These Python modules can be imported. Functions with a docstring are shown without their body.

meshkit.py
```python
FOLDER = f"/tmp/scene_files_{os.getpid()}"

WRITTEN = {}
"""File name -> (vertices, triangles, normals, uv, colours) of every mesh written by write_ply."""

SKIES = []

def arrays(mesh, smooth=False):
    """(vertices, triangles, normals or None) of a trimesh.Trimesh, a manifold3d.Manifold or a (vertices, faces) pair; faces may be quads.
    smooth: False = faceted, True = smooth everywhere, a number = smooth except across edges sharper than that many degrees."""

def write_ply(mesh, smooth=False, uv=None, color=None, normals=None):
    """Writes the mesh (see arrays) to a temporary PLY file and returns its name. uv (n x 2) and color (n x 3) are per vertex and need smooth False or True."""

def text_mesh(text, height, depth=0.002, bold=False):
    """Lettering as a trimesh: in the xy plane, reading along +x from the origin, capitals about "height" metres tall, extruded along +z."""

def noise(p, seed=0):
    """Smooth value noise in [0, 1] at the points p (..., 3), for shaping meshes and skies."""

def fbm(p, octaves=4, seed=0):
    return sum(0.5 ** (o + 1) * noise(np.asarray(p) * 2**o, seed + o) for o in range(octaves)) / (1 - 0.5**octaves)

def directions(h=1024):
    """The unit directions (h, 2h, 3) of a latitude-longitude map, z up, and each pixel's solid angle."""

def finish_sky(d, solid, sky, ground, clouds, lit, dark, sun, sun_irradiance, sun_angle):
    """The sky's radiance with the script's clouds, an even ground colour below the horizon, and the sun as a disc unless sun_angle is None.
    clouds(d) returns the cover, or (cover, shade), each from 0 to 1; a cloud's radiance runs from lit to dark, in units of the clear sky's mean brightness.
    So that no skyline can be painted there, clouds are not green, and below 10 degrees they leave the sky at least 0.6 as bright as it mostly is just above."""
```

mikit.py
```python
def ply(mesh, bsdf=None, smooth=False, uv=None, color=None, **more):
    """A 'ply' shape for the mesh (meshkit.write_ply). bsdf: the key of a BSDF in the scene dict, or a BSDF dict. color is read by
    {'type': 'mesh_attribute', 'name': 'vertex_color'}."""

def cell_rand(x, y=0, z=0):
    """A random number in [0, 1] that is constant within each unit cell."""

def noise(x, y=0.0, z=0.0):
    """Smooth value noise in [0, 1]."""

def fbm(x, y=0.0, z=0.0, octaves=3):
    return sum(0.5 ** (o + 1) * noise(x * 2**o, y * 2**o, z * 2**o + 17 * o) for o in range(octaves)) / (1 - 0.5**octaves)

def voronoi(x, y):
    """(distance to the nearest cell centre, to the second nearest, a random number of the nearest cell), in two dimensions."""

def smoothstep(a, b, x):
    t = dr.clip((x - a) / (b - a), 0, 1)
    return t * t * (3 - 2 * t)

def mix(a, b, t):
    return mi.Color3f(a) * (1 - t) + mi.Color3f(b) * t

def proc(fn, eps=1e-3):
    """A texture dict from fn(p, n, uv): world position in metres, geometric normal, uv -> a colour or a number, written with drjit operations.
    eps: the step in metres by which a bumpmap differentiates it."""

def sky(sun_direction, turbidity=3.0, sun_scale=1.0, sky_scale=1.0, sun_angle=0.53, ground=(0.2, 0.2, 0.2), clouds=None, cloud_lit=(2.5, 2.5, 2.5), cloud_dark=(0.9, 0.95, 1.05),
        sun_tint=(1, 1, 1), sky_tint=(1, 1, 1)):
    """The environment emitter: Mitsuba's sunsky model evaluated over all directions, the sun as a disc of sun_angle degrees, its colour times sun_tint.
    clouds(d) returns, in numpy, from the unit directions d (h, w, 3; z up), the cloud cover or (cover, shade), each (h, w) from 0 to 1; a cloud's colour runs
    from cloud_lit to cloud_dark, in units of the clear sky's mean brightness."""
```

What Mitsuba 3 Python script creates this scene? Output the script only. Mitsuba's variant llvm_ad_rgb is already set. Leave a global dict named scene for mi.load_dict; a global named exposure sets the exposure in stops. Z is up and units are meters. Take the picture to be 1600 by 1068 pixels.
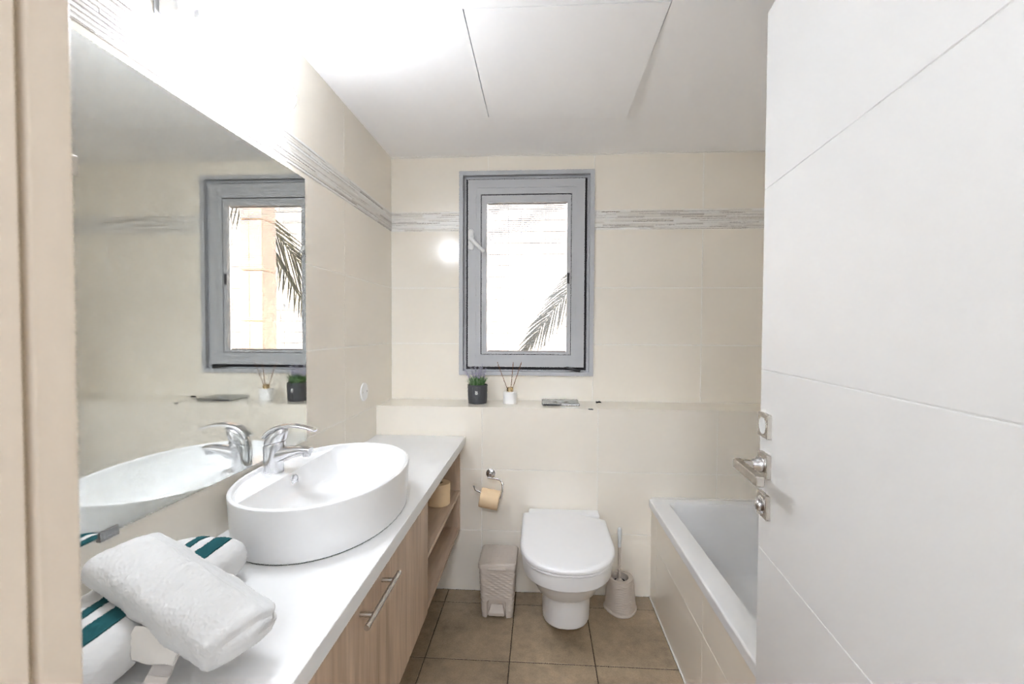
import math, random
import numpy as np, trimesh, mitsuba as mi, mikit, meshkit
import manifold3d as m3
import drjit as dr
from shapely.geometry import Polygon, box as sbox
from shapely import affinity
from mikit import noise, fbm, smoothstep, mix, proc
T = mi.ScalarTransform4f
scene, labels = {}, {}

# ------------------------------------------------------------------ camera, sky, exposure
H = 1.34
CAM = np.array([0.8423, 0.0, H])
FWD = np.array([-0.06104392, 0.99779405, -0.02608991])
UP = np.array([-0.00599037, 0.02577195, 0.9996499])
scene['camera'] = {'type': 'thinlens', 'fov': 96.64047, 'fov_axis': 'x', 'near_clip': 0.02, 'far_clip': 100.0,
                   'aperture_radius': 0.0016, 'focus_distance': 1.75,
                   'to_world': T().look_at(origin=CAM.tolist(), target=(CAM + FWD).tolist(), up=UP.tolist())}
exposure = 2.52
scene['sky'] = {**mikit.sky((0.50, -0.25, 0.85), turbidity=3.0, sun_scale=3.4, sky_scale=2.4, ground=(0.45, 0.43, 0.40)), 'sampling_weight': 0.7}
LAMP = 10.6          # radiance of the wall lamp's glass tube
HALL_FILL = 10.5           # radiance of the fill lamp added in the hallway

# ------------------------------------------------------------------ materials
def rgb(*c): return {'type': 'rgb', 'value': list(c)}
def plastic(c, a=0.1, **k):
    return {'type': 'roughplastic', 'diffuse_reflectance': c if isinstance(c, dict) else rgb(*c), 'alpha': a, 'nonlinear': False, **k}
def diffuse(c): return {'type': 'twosided', 'b': {'type': 'diffuse', 'reflectance': c if isinstance(c, dict) else rgb(*c)}}
def metal(c, a): return {'type': 'twosided', 'b': {'type': 'roughconductor', 'material': 'none', 'specular_reflectance': rgb(*c), 'alpha': a}}
def bump(b, fn, s, eps=1e-3): return {'type': 'bumpmap', 'arbitrary': proc(fn, eps), 'scale': s, 'b': b}
def mat(name, d): scene[name] = d; return name

def tile_col(p, n, uv):
    s = fbm(p.x * 3, p.y * 3, p.z * 3, 3) - 0.5
    return mi.Color3f(0.84 + 0.03 * s, 0.79 + 0.03 * s, 0.70 + 0.03 * s)
mat('m_tile', plastic(proc(tile_col), 0.03))
mat('m_grout', diffuse((0.88, 0.865, 0.82)))
mat('m_ceiling', diffuse((0.91, 0.91, 0.915)))
mat('m_white_paint', diffuse((0.90, 0.90, 0.89)))
mat('m_void_shade', diffuse((0.05, 0.05, 0.05)))  # near-black, paints the darkness of the unlit void over the hatch
def floor_col(p, n, uv):
    a = fbm(p.x * 7, p.y * 7, 0.0, 4); b = noise(p.x * 260, p.y * 260); c = fbm(p.x * 40 + 9, p.y * 40, 0, 2)
    v = 0.82 + 0.42 * (a - 0.5) + 0.14 * (b - 0.5) + 0.24 * (c - 0.5)
    return mi.Color3f(0.44, 0.335, 0.225) * v
mat('m_floor', plastic(proc(floor_col), 0.28))
mat('m_floor_grout', diffuse((0.10, 0.075, 0.052)))
MOS = [(0.74, 0.72, 0.68), (0.62, 0.59, 0.55), (0.46, 0.42, 0.38), (0.28, 0.24, 0.21), (0.70, 0.66, 0.59), (0.80, 0.79, 0.77)]
MOS[0], MOS[5], MOS[4] = (0.82, 0.80, 0.76), (0.86, 0.855, 0.83), (0.76, 0.73, 0.67)
mat('m_coloured', {'type': 'principled', 'base_color': {'type': 'mesh_attribute', 'name': 'vertex_color'}, 'roughness': 0.3, 'specular': 0.5})
for i, c in enumerate(MOS): mat(f'm_mosaic_{i}', plastic(c, 0.12))
def wood_col(gx, gy, gz):
    def fn(p, n, uv):
        x, y, z = p.x * gx, p.y * gy, p.z * gz
        g = fbm(x, y, z, 4); s = fbm(x * 4 + 7, y * 4, z * 4, 3); b = noise(x * .35 + 3, y * .35, z * .35)
        t = dr.clip(0.5 + 1.3 * (g - 0.5) + 0.7 * (b - .5), 0, 1)
        c = mix((0.44, 0.305, 0.21), (0.74, 0.565, 0.43), t)
        return c * (0.90 + 0.22 * (s - 0.3))
    return fn
mat('m_wood', plastic(proc(wood_col(30, 30, 2.2)), 0.3))
mat('m_wood_flat', plastic(proc(wood_col(24, 2.2, 24)), 0.3))
mat('m_counter', plastic((0.78, 0.78, 0.775), 0.16))
mat('m_ceramic', plastic((0.77, 0.77, 0.77), 0.03))
mat('m_seat', plastic((0.84, 0.84, 0.85), 0.08))
mat('m_acrylic', plastic((0.82, 0.83, 0.84), 0.07))
mat('m_white_plastic', plastic((0.80, 0.80, 0.79), 0.15))
mat('m_chrome', metal((0.70, 0.70, 0.715), 0.04))
mat('m_nickel', metal((0.60, 0.565, 0.52), 0.22))
mat('m_steel', metal((0.62, 0.59, 0.56), 0.2))
mat('m_mirror', {'type': 'twosided', 'b': {'type': 'conductor', 'material': 'none', 'specular_reflectance': rgb(0.91, 0.93, 0.905)}})
mat('m_clip', metal((0.34, 0.34, 0.34), 0.2))
mat('m_mirror_edge', plastic((0.10, 0.12, 0.11), 0.1))
mat('m_door', plastic((0.77, 0.77, 0.765), 0.22))
mat('m_door_groove', plastic((0.77, 0.77, 0.765), 0.3))
mat('m_jamb', plastic((0.72, 0.62, 0.51), 0.2))
mat('m_seal', diffuse((0.42, 0.34, 0.24)))
mat('m_alu', plastic((0.47, 0.48, 0.50), 0.22))
mat('m_gasket', diffuse((0.06, 0.06, 0.065)))
mat('m_silver', plastic((0.80, 0.81, 0.82), 0.2))
mat('m_glass', {'type': 'thindielectric', 'int_ior': 1.5})
mat('m_slat', diffuse((0.30, 0.28, 0.27)))
mat('m_cord', diffuse((0.20, 0.20, 0.20)))
mat('m_black', plastic((0.012, 0.012, 0.013), 0.2))
mat('m_bin', plastic((0.60, 0.525, 0.46), 0.22))
mat('m_bristle', diffuse((0.03, 0.03, 0.03)))
mat('m_clear', {'type': 'dielectric', 'int_ior': 1.45})
mat('m_paper', diffuse((0.80, 0.61, 0.40)))
mat('m_card', diffuse((0.42, 0.30, 0.19)))
def terry(p, n, uv):
    return noise(p.x * 420, p.y * 420, p.z * 420) * .6 + noise(p.x * 900, p.y * 900, p.z * 900) * .4
mat('m_towel', bump({'type': 'diffuse', 'reflectance': rgb(0.61, 0.607, 0.60)}, terry, 0.0016, 4e-4))
mat('m_hem', diffuse((0.72, 0.69, 0.65)))
mat('m_stripe', bump({'type': 'diffuse', 'reflectance': rgb(0.018, 0.070, 0.078)}, terry, 0.0012, 4e-4))
mat('m_tag', diffuse((0.68, 0.64, 0.60)))
mat('m_tag_print', diffuse((0.48, 0.45, 0.43)))
def pot_col(p, n, uv):
    return mi.Color3f(0.055, 0.058, 0.065) * (0.9 + 0.3 * noise(p.x * 500, p.y * 500, p.z * 500))
mat('m_pot', plastic(proc(pot_col), 0.35))
mat('m_pot_line', diffuse((0.11, 0.115, 0.12)))
mat('m_print', diffuse((0.80, 0.80, 0.80)))
mat('m_soil', diffuse((0.03, 0.022, 0.015)))
mat('m_leaf', {'type': 'twosided', 'b': {'type': 'diffuse', 'reflectance': rgb(0.10, 0.22, 0.075)}})
mat('m_foliage', {'type': 'twosided', 'b': {'type': 'diffuse', 'reflectance': {'type': 'mesh_attribute', 'name': 'vertex_color'}}})
mat('m_leaf_light', {'type': 'twosided', 'b': {'type': 'diffuse', 'reflectance': rgb(0.20, 0.34, 0.16)}})
mat('m_lavender', diffuse((0.40, 0.37, 0.48)))
mat('m_brass', metal((0.75, 0.58, 0.35), 0.15))
mat('m_reed', diffuse((0.21, 0.095, 0.05)))
mat('m_white_gloss', plastic((0.90, 0.90, 0.90), 0.06))
mat('m_plate', metal((0.50, 0.51, 0.51), 0.18))
mat('m_dot', plastic((0.75, 0.77, 0.78), 0.2))
mat('m_caulk', diffuse((0.72, 0.70, 0.66)))
mat('m_brick', diffuse((0.80, 0.78, 0.75)))
mat('m_mortar', diffuse((0.60, 0.58, 0.55)))
mat('m_pillar', diffuse((0.76, 0.58, 0.46)))
mat('m_trunk', diffuse((0.30, 0.22, 0.15)))
mat('m_palm', {'type': 'twosided', 'b': {'type': 'diffuse', 'reflectance': rgb(0.055, 0.058, 0.042)}})
mat('m_paving', diffuse((0.80, 0.79, 0.77)))
mat('m_lampmetal', plastic((0.55, 0.56, 0.57), 0.2))

# ------------------------------------------------------------------ mesh helpers
def cbox(x0, x1, y0, y1, z0, z1, b=0.0):
    if b <= 0:
        m = trimesh.creation.box(extents=(x1 - x0, y1 - y0, z1 - z0)); m.apply_translation(((x0 + x1) / 2, (y0 + y1) / 2, (z0 + z1) / 2)); return m
    b = min(b, .49 * (x1 - x0), .49 * (y1 - y0), .49 * (z1 - z0))
    P = []
    for X, sx in ((x0, 1), (x1, -1)):
        for Y, sy in ((y0, 1), (y1, -1)):
            for Z, sz in ((z0, 1), (z1, -1)):
                P += [(X, Y + sy * b, Z + sz * b), (X + sx * b, Y, Z + sz * b), (X + sx * b, Y + sy * b, Z)]
    return trimesh.convex.convex_hull(np.array(P))
def rbox(x0, x1, y0, y1, z0, z1, r, seg=16):
    """box with rounded edges (hull of spheres)"""
    s = m3.Manifold.sphere(r, seg)
    return m3.Manifold.batch_hull([s.translate((X, Y, Z)) for X in (x0 + r, x1 - r) for Y in (y0 + r, y1 - r) for Z in (z0 + r, z1 - r)])
def tm(man):
    m = man.to_mesh(); return trimesh.Trimesh(m.vert_properties[:, :3], m.tri_verts, process=True)
def man(t):
    t = t.copy(); t.merge_vertices()
    return m3.Manifold(m3.Mesh(np.asarray(t.vertices, np.float32), np.asarray(t.faces, np.uint32)))
def cat(*ms): return trimesh.util.concatenate(list(ms))
def loft(rings, caps=(True, True)):
    R = [np.asarray(r, float) for r in rings]; n = len(R[0]); m = len(R)
    V = np.vstack(R); F = []
    i = np.arange(n); j = (i + 1) % n
    for k in range(m - 1):
        a, b = k * n, (k + 1) * n
        F += [np.stack([a + i, a + j, b + j], 1), np.stack([a + i, b + j, b + i], 1)]
    F = np.vstack(F); add = []
    if caps[0]:
        add.append(R[0].mean(0)); F = np.vstack([F, np.stack([np.full(n, len(V) + len(add) - 1), j, i], 1)])
    if caps[1]:
        add.append(R[-1].mean(0)); F = np.vstack([F, np.stack([np.full(n, len(V) + len(add) - 1), (m - 1) * n + i, (m - 1) * n + j], 1)])
    t = trimesh.Trimesh(np.vstack([V] + [np.array([a]) for a in add]), F, process=False)
    if t.volume < 0: t.invert()
    return t
def lathe(prof, c=(0, 0, 0), n=40, axis='z'):
    th = np.arange(n) * 2 * np.pi / n
    rings = [np.stack([r * np.cos(th), r * np.sin(th), np.full(n, z)], 1) for r, z in prof]
    t = loft(rings)
    if axis == 'y': t.apply_transform(trimesh.transformations.rotation_matrix(-np.pi / 2, [1, 0, 0]))
    if axis == 'x': t.apply_transform(trimesh.transformations.rotation_matrix(np.pi / 2, [0, 1, 0]))
    t.apply_translation(c); return t
def tube(pts, r, n=12, closed_ends=True):
    p = np.asarray(pts, float); m = len(p); r = np.broadcast_to(r, (m,))
    t = np.gradient(p, axis=0); t /= np.linalg.norm(t, axis=1, keepdims=True)
    a = np.array([0, 0, 1.0]) if abs(t[0, 2]) < .9 else np.array([1.0, 0, 0])
    rings = []; th = np.arange(n) * 2 * np.pi / n
    for k in range(m):
        a = a - t[k] * (a @ t[k]); a /= np.linalg.norm(a); b = np.cross(t[k], a)
        rings.append(p[k] + r[k] * (np.cos(th)[:, None] * a + np.sin(th)[:, None] * b))
    return loft(rings)
def bez(P, n=16):
    P = [np.asarray(p, float) for p in P]; t = np.linspace(0, 1, n)[:, None]
    from math import comb
    k = len(P) - 1
    return sum(comb(k, i) * (1 - t) ** (k - i) * t ** i * P[i] for i in range(k + 1))
def ell(cx, cy, a, b, z, n=96, p=2.0):
    th = np.arange(n) * 2 * np.pi / n
    c, s = np.cos(th), np.sin(th)
    return np.stack([cx + a * np.sign(c) * np.abs(c) ** (2 / p), cy + b * np.sign(s) * np.abs(s) ** (2 / p), np.full(n, z)], 1)
def rrect(cx, cy, a, b, r, z, n=96):
    pts = np.array(sbox(cx - a + r, cy - b + r, cx + a - r, cy + b - r).buffer(r, quad_segs=16).exterior.coords)[:-1]
    d = np.r_[0, np.cumsum(np.linalg.norm(np.diff(np.vstack([pts, pts[:1]]), axis=0), axis=1))]
    s = np.arange(n) / n * d[-1]; P = np.vstack([pts, pts[:1]])
    k = np.argmin(np.abs(np.arctan2(pts[:, 1] - cy, pts[:, 0] - cx)))
    s = (s + d[k]) % d[-1]
    q = np.stack([np.interp(s, d, P[:, 0]), np.interp(s, d, P[:, 1]), np.full(n, z)], 1)
    return q if Polygon(q[:, :2]).exterior.is_ccw else q[::-1]
def xf(mesh, M4):
    mesh = mesh.copy(); mesh.apply_transform(M4); return mesh
def frame(o, ex, ey, ez):
    M = np.eye(4); M[:3, 0], M[:3, 1], M[:3, 2], M[:3, 3] = ex, ey, ez, o; return M

# ------------------------------------------------------------------ naming
def key_of(k):
    if k not in scene and k not in labels: return k
    i = 1
    while f'{k}_{i:03d}' in scene or f'{k}_{i:03d}' in labels: i += 1
    return f'{k}_{i:03d}'
def put(k, mesh, bsdf, smooth=False, **more):
    k = key_of(k); scene[k] = mikit.ply(mesh, bsdf, smooth=smooth, **more); return k
def struct(k, mesh=None, bsdf=None, label=None, smooth=False):
    k = key_of(k)
    if mesh is not None: scene[k] = mikit.ply(mesh, bsdf, smooth=smooth)
    labels[k] = {'kind': 'structure', **({'label': label} if label else {})}; return k
def thing(k, label, category, group=None):
    k = key_of(k); labels[k] = {'label': label, 'category': category, **({'group': group} if group else {})}; return k
def part(parent, name, mesh, bsdf, smooth=False, label=None, kind=None, **more):
    k = put(f'{parent}__{name}', mesh, bsdf, smooth, **more)
    if label or kind: labels[k] = {**({'label': label} if label else {}), **({'kind': kind} if kind else {})}
    return k

# ================================================================== THE ROOM
D, U, W, C, L = 2.302, 2.550, 2.13, 2.308, 0.946      # lower back wall, upper back wall, width, ceiling, ledge height
FW0, FW1 = 0.20, 0.33                                   # the door wall
JX, HX = 0.483, 1.285                                   # door opening
TH, GAP, REC = 0.008, 0.0042, 0.0012
XJ = [-0.037, 0.550, 1.136, 1.722, 2.309]
def cells(edges, lo, hi):
    e = [lo] + [x for x in edges if lo + .004 < x < hi - .004] + [hi]
    return list(zip(e[:-1], e[1:]))

# floor -----------------------------------------------------------------
fl = struct('floor', cbox(-0.15, W + .15, FW0, U + .2, -0.10, -0.0015), 'm_floor_grout')
fx = [0.034, 0.380, 0.727, 1.072, 1.418, 1.765]
fy = [0.77, 1.117, 1.462, 1.807, 2.192]
for (x0, x1) in cells(fx, 0, 1.40):
    for (y0, y1) in cells(fy, FW1, D):
        g = 0.0022
        part(fl, 'tile', cbox(x0 + g, x1 - g, y0 + g, y1 - g, -0.010, 0.0, 0.0012), 'm_floor')

# left wall ----------------------------------------------------------------
GAP = .003
wl = struct('wall_left', cbox(-0.15, -REC, FW0, U + .2, -0.1, 2.45), 'm_grout')
ZJ = [0.313, 0.628, 0.946, 1.262, 1.575]
for (y0, y1) in cells([0.751, 1.338, 1.925], FW1, U):
    for (z0, z1) in cells(ZJ, 0, 1.895) + [(2.0, C)]:
        g = GAP / 2
        part(wl, 'tile', cbox(-TH, 0, y0 + g, y1 - g, z0 + g, z1 - g, 0.0008), 'm_tile')
rnd = random.Random(7)
def mosaic(rows, lo, hi, z0, z1, mk, lmin, lmax, n_max, holder):
    """rows of thin strips of many lengths and tones"""
    hz = (z1 - z0) / rows; lst = []
    for r in range(rows):
        s = lo + rnd.uniform(-.25, 0)
        while s < hi:
            l = rnd.uniform(lmin, lmax) * rnd.choice([.5, 1, 1, 1.3]); a, b = max(s, lo), min(s + l, hi)
            s += l
            if b - a < .012: continue
            cut = z0 + hz * (r + rnd.choice([.22, .28, .34])); e = rnd.uniform(-.0006, .0010)
            lst.append((a, b, cut, z0 + hz * (r + 1), rnd.choices([0, 5, 4, 1], [5, 5, 4, 1])[0], e))
            lst.append((a, b, z0 + hz * r, cut, rnd.choices([3, 2, 1, 0], [.9, 2.6, 4, 5])[0], e - .0004))
    big = lst[:n_max] if n_max else []
    for a, b, c, d, t, e in big:
        part(holder, 'mosaic_strip', mk(a + .0006, b - .0006, c + .0005, d - .0005, e), f'm_mosaic_{t}')
    rest = lst[len(big):]
    return [(mk(a + .0006, b - .0006, c + .0005, d - .0005, e), MOS[t]) for a, b, c, d, t, e in rest]
def coloured(holder, name, pairs, bsdf):
    """ONE mesh of many small pieces, each of its own colour"""
    part(holder, name, cat(*[m for m, _ in pairs]), bsdf, kind='stuff', color=np.vstack([np.tile(c, (len(m.vertices), 1)) for m, c in pairs]))
mosaic(10, FW1, U, 1.895, 2.0, lambda a, b, c, d, e: cbox(-.006, .0012 + e, a, b, c, d), .14, .36, 300, wl)

# back wall: upper, with the window's hole ----------------------------------
WX0, WX1, WZ0, WZ1 = 0.388, 1.138, 1.087, 2.222
hole = sbox(WX0 + .012, WZ0 + .012, WX1 - .012, WZ1 - .012)
def xz_solid(poly, y0, y1):
    """extrude a polygon given in (x, z) from y0 to y1"""
    m = trimesh.creation.extrude_polygon(poly, y1 - y0, engine='earcut')
    m.apply_transform(np.array([[1, 0, 0, 0], [0, 0, -1, y1], [0, 1, 0, 0], [0, 0, 0, 1.0]])); return m
GAP = .0042
wb = struct('wall_back', xz_solid(sbox(-.15, -.1, W + .15, 2.45).difference(hole), U + REC, U + .20), 'm_grout')
for (x0, x1) in cells(XJ, 0, W):
    for (z0, z1) in cells(ZJ, L, 1.895) + [(2.0, C)]:
        g = GAP / 2; cell = sbox(x0 + g, z0 + g, x1 - g, z1 - g)
        if cell.intersects(hole):
            q = cell.difference(hole)
            for pg in getattr(q, 'geoms', [q]):
                if pg.area > 1e-4: part(wb, 'tile', xz_solid(pg, U, U + TH), 'm_tile')
        else:
            part(wb, 'tile', cbox(x0 + g, x1 - g, U, U + TH, z0 + g, z1 - g, 0.0008), 'm_tile')
coloured(wb, 'mosaic', mosaic(10, 0.0, WX0, 1.895, 2.0, lambda a, b, c, d, e: cbox(a, b, U - .0012 - e, U + .006, c, d), .08, .25, 0, wb)
 + mosaic(10, WX1, W, 1.895, 2.0, lambda a, b, c, d, e: cbox(a, b, U - .0012 - e, U + .006, c, d), .08, .25, 0, wb), 'm_coloured')

# lower back wall with the ledge ------------------------------------------------
GAP = .003
wg = struct('wall_ledge', cbox(-.05, W + .05, D + REC, U + .01, -.05, L - REC), 'm_grout')
for (x0, x1) in cells(XJ, 0, W):
    g = GAP / 2
    for (z0, z1) in cells(ZJ, 0, L):
        part(wg, 'tile', cbox(x0 + g, x1 - g, D, D + TH, z0 + g, z1 - (0 if z1 == L else g), 0.0008), 'm_tile')
    part(wg, 'ledge_tile', cbox(x0 + g, x1 - g, D + TH + .001, U, L - TH, L, 0.0008), 'm_tile')
part(wg, 'chip', cbox(1.088, 1.112, D - .0006, D + .003, L - .006, L + .0006, .0004), 'm_pot_line', label='dark chip in the ledge edge')
part(wg, 'caulk', cbox(1.405, W, D - .004, D + .002, .497, .508, .001), 'm_caulk', label='line of grey caulk along the bath')

# right wall, door wall, ceiling ------------------------------------------------
wr = struct('wall_right', cbox(W + REC, W + .15, FW0, U + .2, -.1, 2.45), 'm_grout')
for (y0, y1) in cells([0.751, 1.338, 1.925], FW1, U):
    for (z0, z1) in cells(ZJ, 0, 1.895) + [(1.895, C)]:
        g = GAP / 2
        part(wr, 'tile', cbox(W, W + TH, y0 + g, y1 - g, z0 + g, z1 - g, 0.0008), 'm_tile')
opening = sbox(JX - .04, -.2, HX + .02, 2.10)
wf = struct('wall_front', xz_solid(sbox(-.15, -.1, W + .15, 2.45).difference(opening), FW0, FW1), 'm_white_paint')
PX0, PX1, PY0, PY1 = 0.606, 1.222, 1.392, 2.090
ceil_poly = sbox(-.15, FW0, W + .15, U + .2).difference(sbox(PX0 - .004, PY0 - .002, PX1 + .003, PY1 + .002))
cm = trimesh.creation.extrude_polygon(ceil_poly, .08, engine='earcut'); cm.apply_translation((0, 0, C))
ce = struct('ceiling', cm, 'm_ceiling')
part(ce, 'hatch_void_shade', cat(cbox(PX0 - .05, PX1 + .05, PY0 - .05, PY1 + .05, C + .085, C + .10)), 'm_void_shade', label='dark sheet standing in for the shade above the access hatch')  # dark sheet painted as the shade seen through the gap round the panel
q = np.array([[PX0, PY0, C - .0005], [PX1, PY0, C - .001], [PX1, PY1, C - .017], [PX0, PY1, C - .0055]])
hv = np.vstack([q, q + [0, 0, .012]])
part(ce, 'access_panel', trimesh.Trimesh(hv, [[0, 2, 1], [0, 3, 2], [4, 5, 6], [4, 6, 7], [0, 1, 5], [0, 5, 4], [1, 2, 6], [1, 6, 5], [2, 3, 7], [2, 7, 6], [3, 0, 4], [3, 4, 7]], process=False),
     'm_ceiling', label='white access panel sagging at its far right corner')
xs = np.linspace(0, W, 90)
wob = np.array([meshkit.noise(np.array([x * 9, 3.3, 0])) for x in xs])
struct('trim_1', loft([np.array([[x, U, C], [x, U, C - .004 - .006 * w], [x, U - .0015 - .002 * w, C - .003], [x, U - .004 - .003 * w, C]]) for x, w in zip(xs, wob)]), 'm_caulk', 'uneven caulk line between back wall and ceiling')

# hallway where the camera stands ----------------------------------------------
HY = -1.7
struct('wall_hall_left', cbox(-1.05, -.95, HY, FW0, -.1, 2.6), 'm_white_paint')
struct('wall_hall_right', cbox(2.25, 2.35, HY, FW0, -.1, 2.6), 'm_white_paint')
struct('wall_hall_back', cbox(-1.05, 2.35, HY - .1, HY, -.1, 2.6), 'm_white_paint')
struct('wall_hall_front', xz_solid(sbox(-1.05, -.1, 2.35, 2.6).difference(sbox(-.16, -.2, W + .16, 2.45)), FW0 - .02, FW0 + .06), 'm_white_paint')
struct('floor_hall', cbox(-1.05, 2.35, HY - .1, FW0, -.1, -0.0005), 'm_floor')
struct('ceiling_hall', cbox(-1.05, 2.35, HY - .1, FW0 + .06, 2.5, 2.6), 'm_ceiling')
hl = thing('added_hall_fill_lamp', 'round white fill lamp added in the hallway out of view', 'fill lamp')  # added behind the camera to fill the lower half of the room
part(hl, 'base', lathe([(.26, 2.475), (.27, 2.48), (.27, 2.5)], (.85, -1.15, 0), 48), 'm_white_plastic', 40)
scene[f'{hl}__shade'] = mikit.ply(lathe([(.02, 2.385), (.12, 2.395), (.21, 2.422), (.25, 2.455), (.258, 2.476)], (.85, -1.15, 0), 48), 'm_white_plastic', smooth=40, emitter={'type': 'area', 'radiance': rgb(HALL_FILL * .94, HALL_FILL, HALL_FILL * 1.10)})

# door frame: the left jamb with its rubber seal, right jamb and head ---------------
tr = struct('trim_2', label='beige wooden door frame with a groove for its seal')
part(tr, 'jamb', tm(rbox(JX - .06, JX, .3005, .3345, 0, 2.10, .004)), 'm_jamb', 40)
part(tr, 'jamb', cbox(JX - .06, JX + .004, FW0 - .02, .294, 0, 2.10, .003), 'm_jamb')
part(tr, 'seal', cbox(JX - .06, JX - .005, .292, .302, 0, 2.10), 'm_seal', label='brown seal in the groove of the frame')
part(tr, 'jamb', cbox(HX + .004, HX + .05, FW0 - .02, .325, 0, 2.10, .003), 'm_jamb')
part(tr, 'head', cbox(JX - .06, HX + .05, FW0 - .02, .3345, 2.065, 2.105, .003), 'm_jamb')

# door leaf, open, standing on its hinges at the right ------------------------------
dd = np.array([0.0892, 0.9960, 0]); dn = np.array([-0.9960, 0.0892, 0])
LEAD = np.array([1.345, 1.067, 0]); DW = 0.74
DM = frame(LEAD - dd * DW, dd, dn, [0, 0, 1])       # local: u along the leaf, v out of the visible face, z up
dr1 = struct('door_1', xf(cbox(0, DW, -.040, -.0010, .035, 2.05), DM), 'm_door_groove', 'white bathroom door standing open with wide horizontal panels')
ze = [.035, .447, .850, 1.2535, 1.656, 2.05]
for z0, z1 in zip(ze[:-1], ze[1:]):
    part(dr1, 'panel', xf(cbox(0, DW, -.0025, 0, z0 + .0008, z1 - .0008, .0009), DM), 'm_door')
pu = DW - .0375
def plate(zc, name): return part(dr1, name, xf(cbox(pu - .026, pu + .026, -.001, .009, zc - .026, zc + .026, .001), DM), 'm_nickel', label={'indicator_plate': 'square brushed plate with a round white indicator', 'rose': 'square brushed rose behind the lever', 'lock_plate': 'square brushed plate with a round lock button'}[name])
def disc(u, zc, prof, n=32):
    m = lathe(prof, n=n)     # along +z -> v
    m.apply_transform(np.array([[1, 0, 0, u], [0, 0, 1, 0], [0, -1, 0, zc], [0, 0, 0, 1.0]])); return xf(m, DM)
k = plate(1.133, 'indicator_plate'); part(k, 'indicator', disc(pu, 1.133, [(.0185, .009), (.0185, .0098), (.015, .0100), (.0148, .0094), (.001, .0094)]), 'm_dot', 30)
part(k, 'ring', disc(pu, 1.133, [(.021, .0088), (.021, .0096), (.0188, .0098), (.0186, .009)]), 'm_nickel', 30)
k = plate(1.046, 'rose'); part(k, 'collar', disc(pu, 1.046, [(.016, .009), (.017, .012), (.016, .018), (.0125, .022), (.012, .026), (.010, .030)]), 'm_chrome', 40)
hb = cat(xf(cbox(pu - .008, pu + .008, .022, .052, 1.038, 1.054, .0012), DM), xf(cbox(pu - .128, pu + .010, .050, .066, 1.036, 1.056, .0014), DM))
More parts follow.
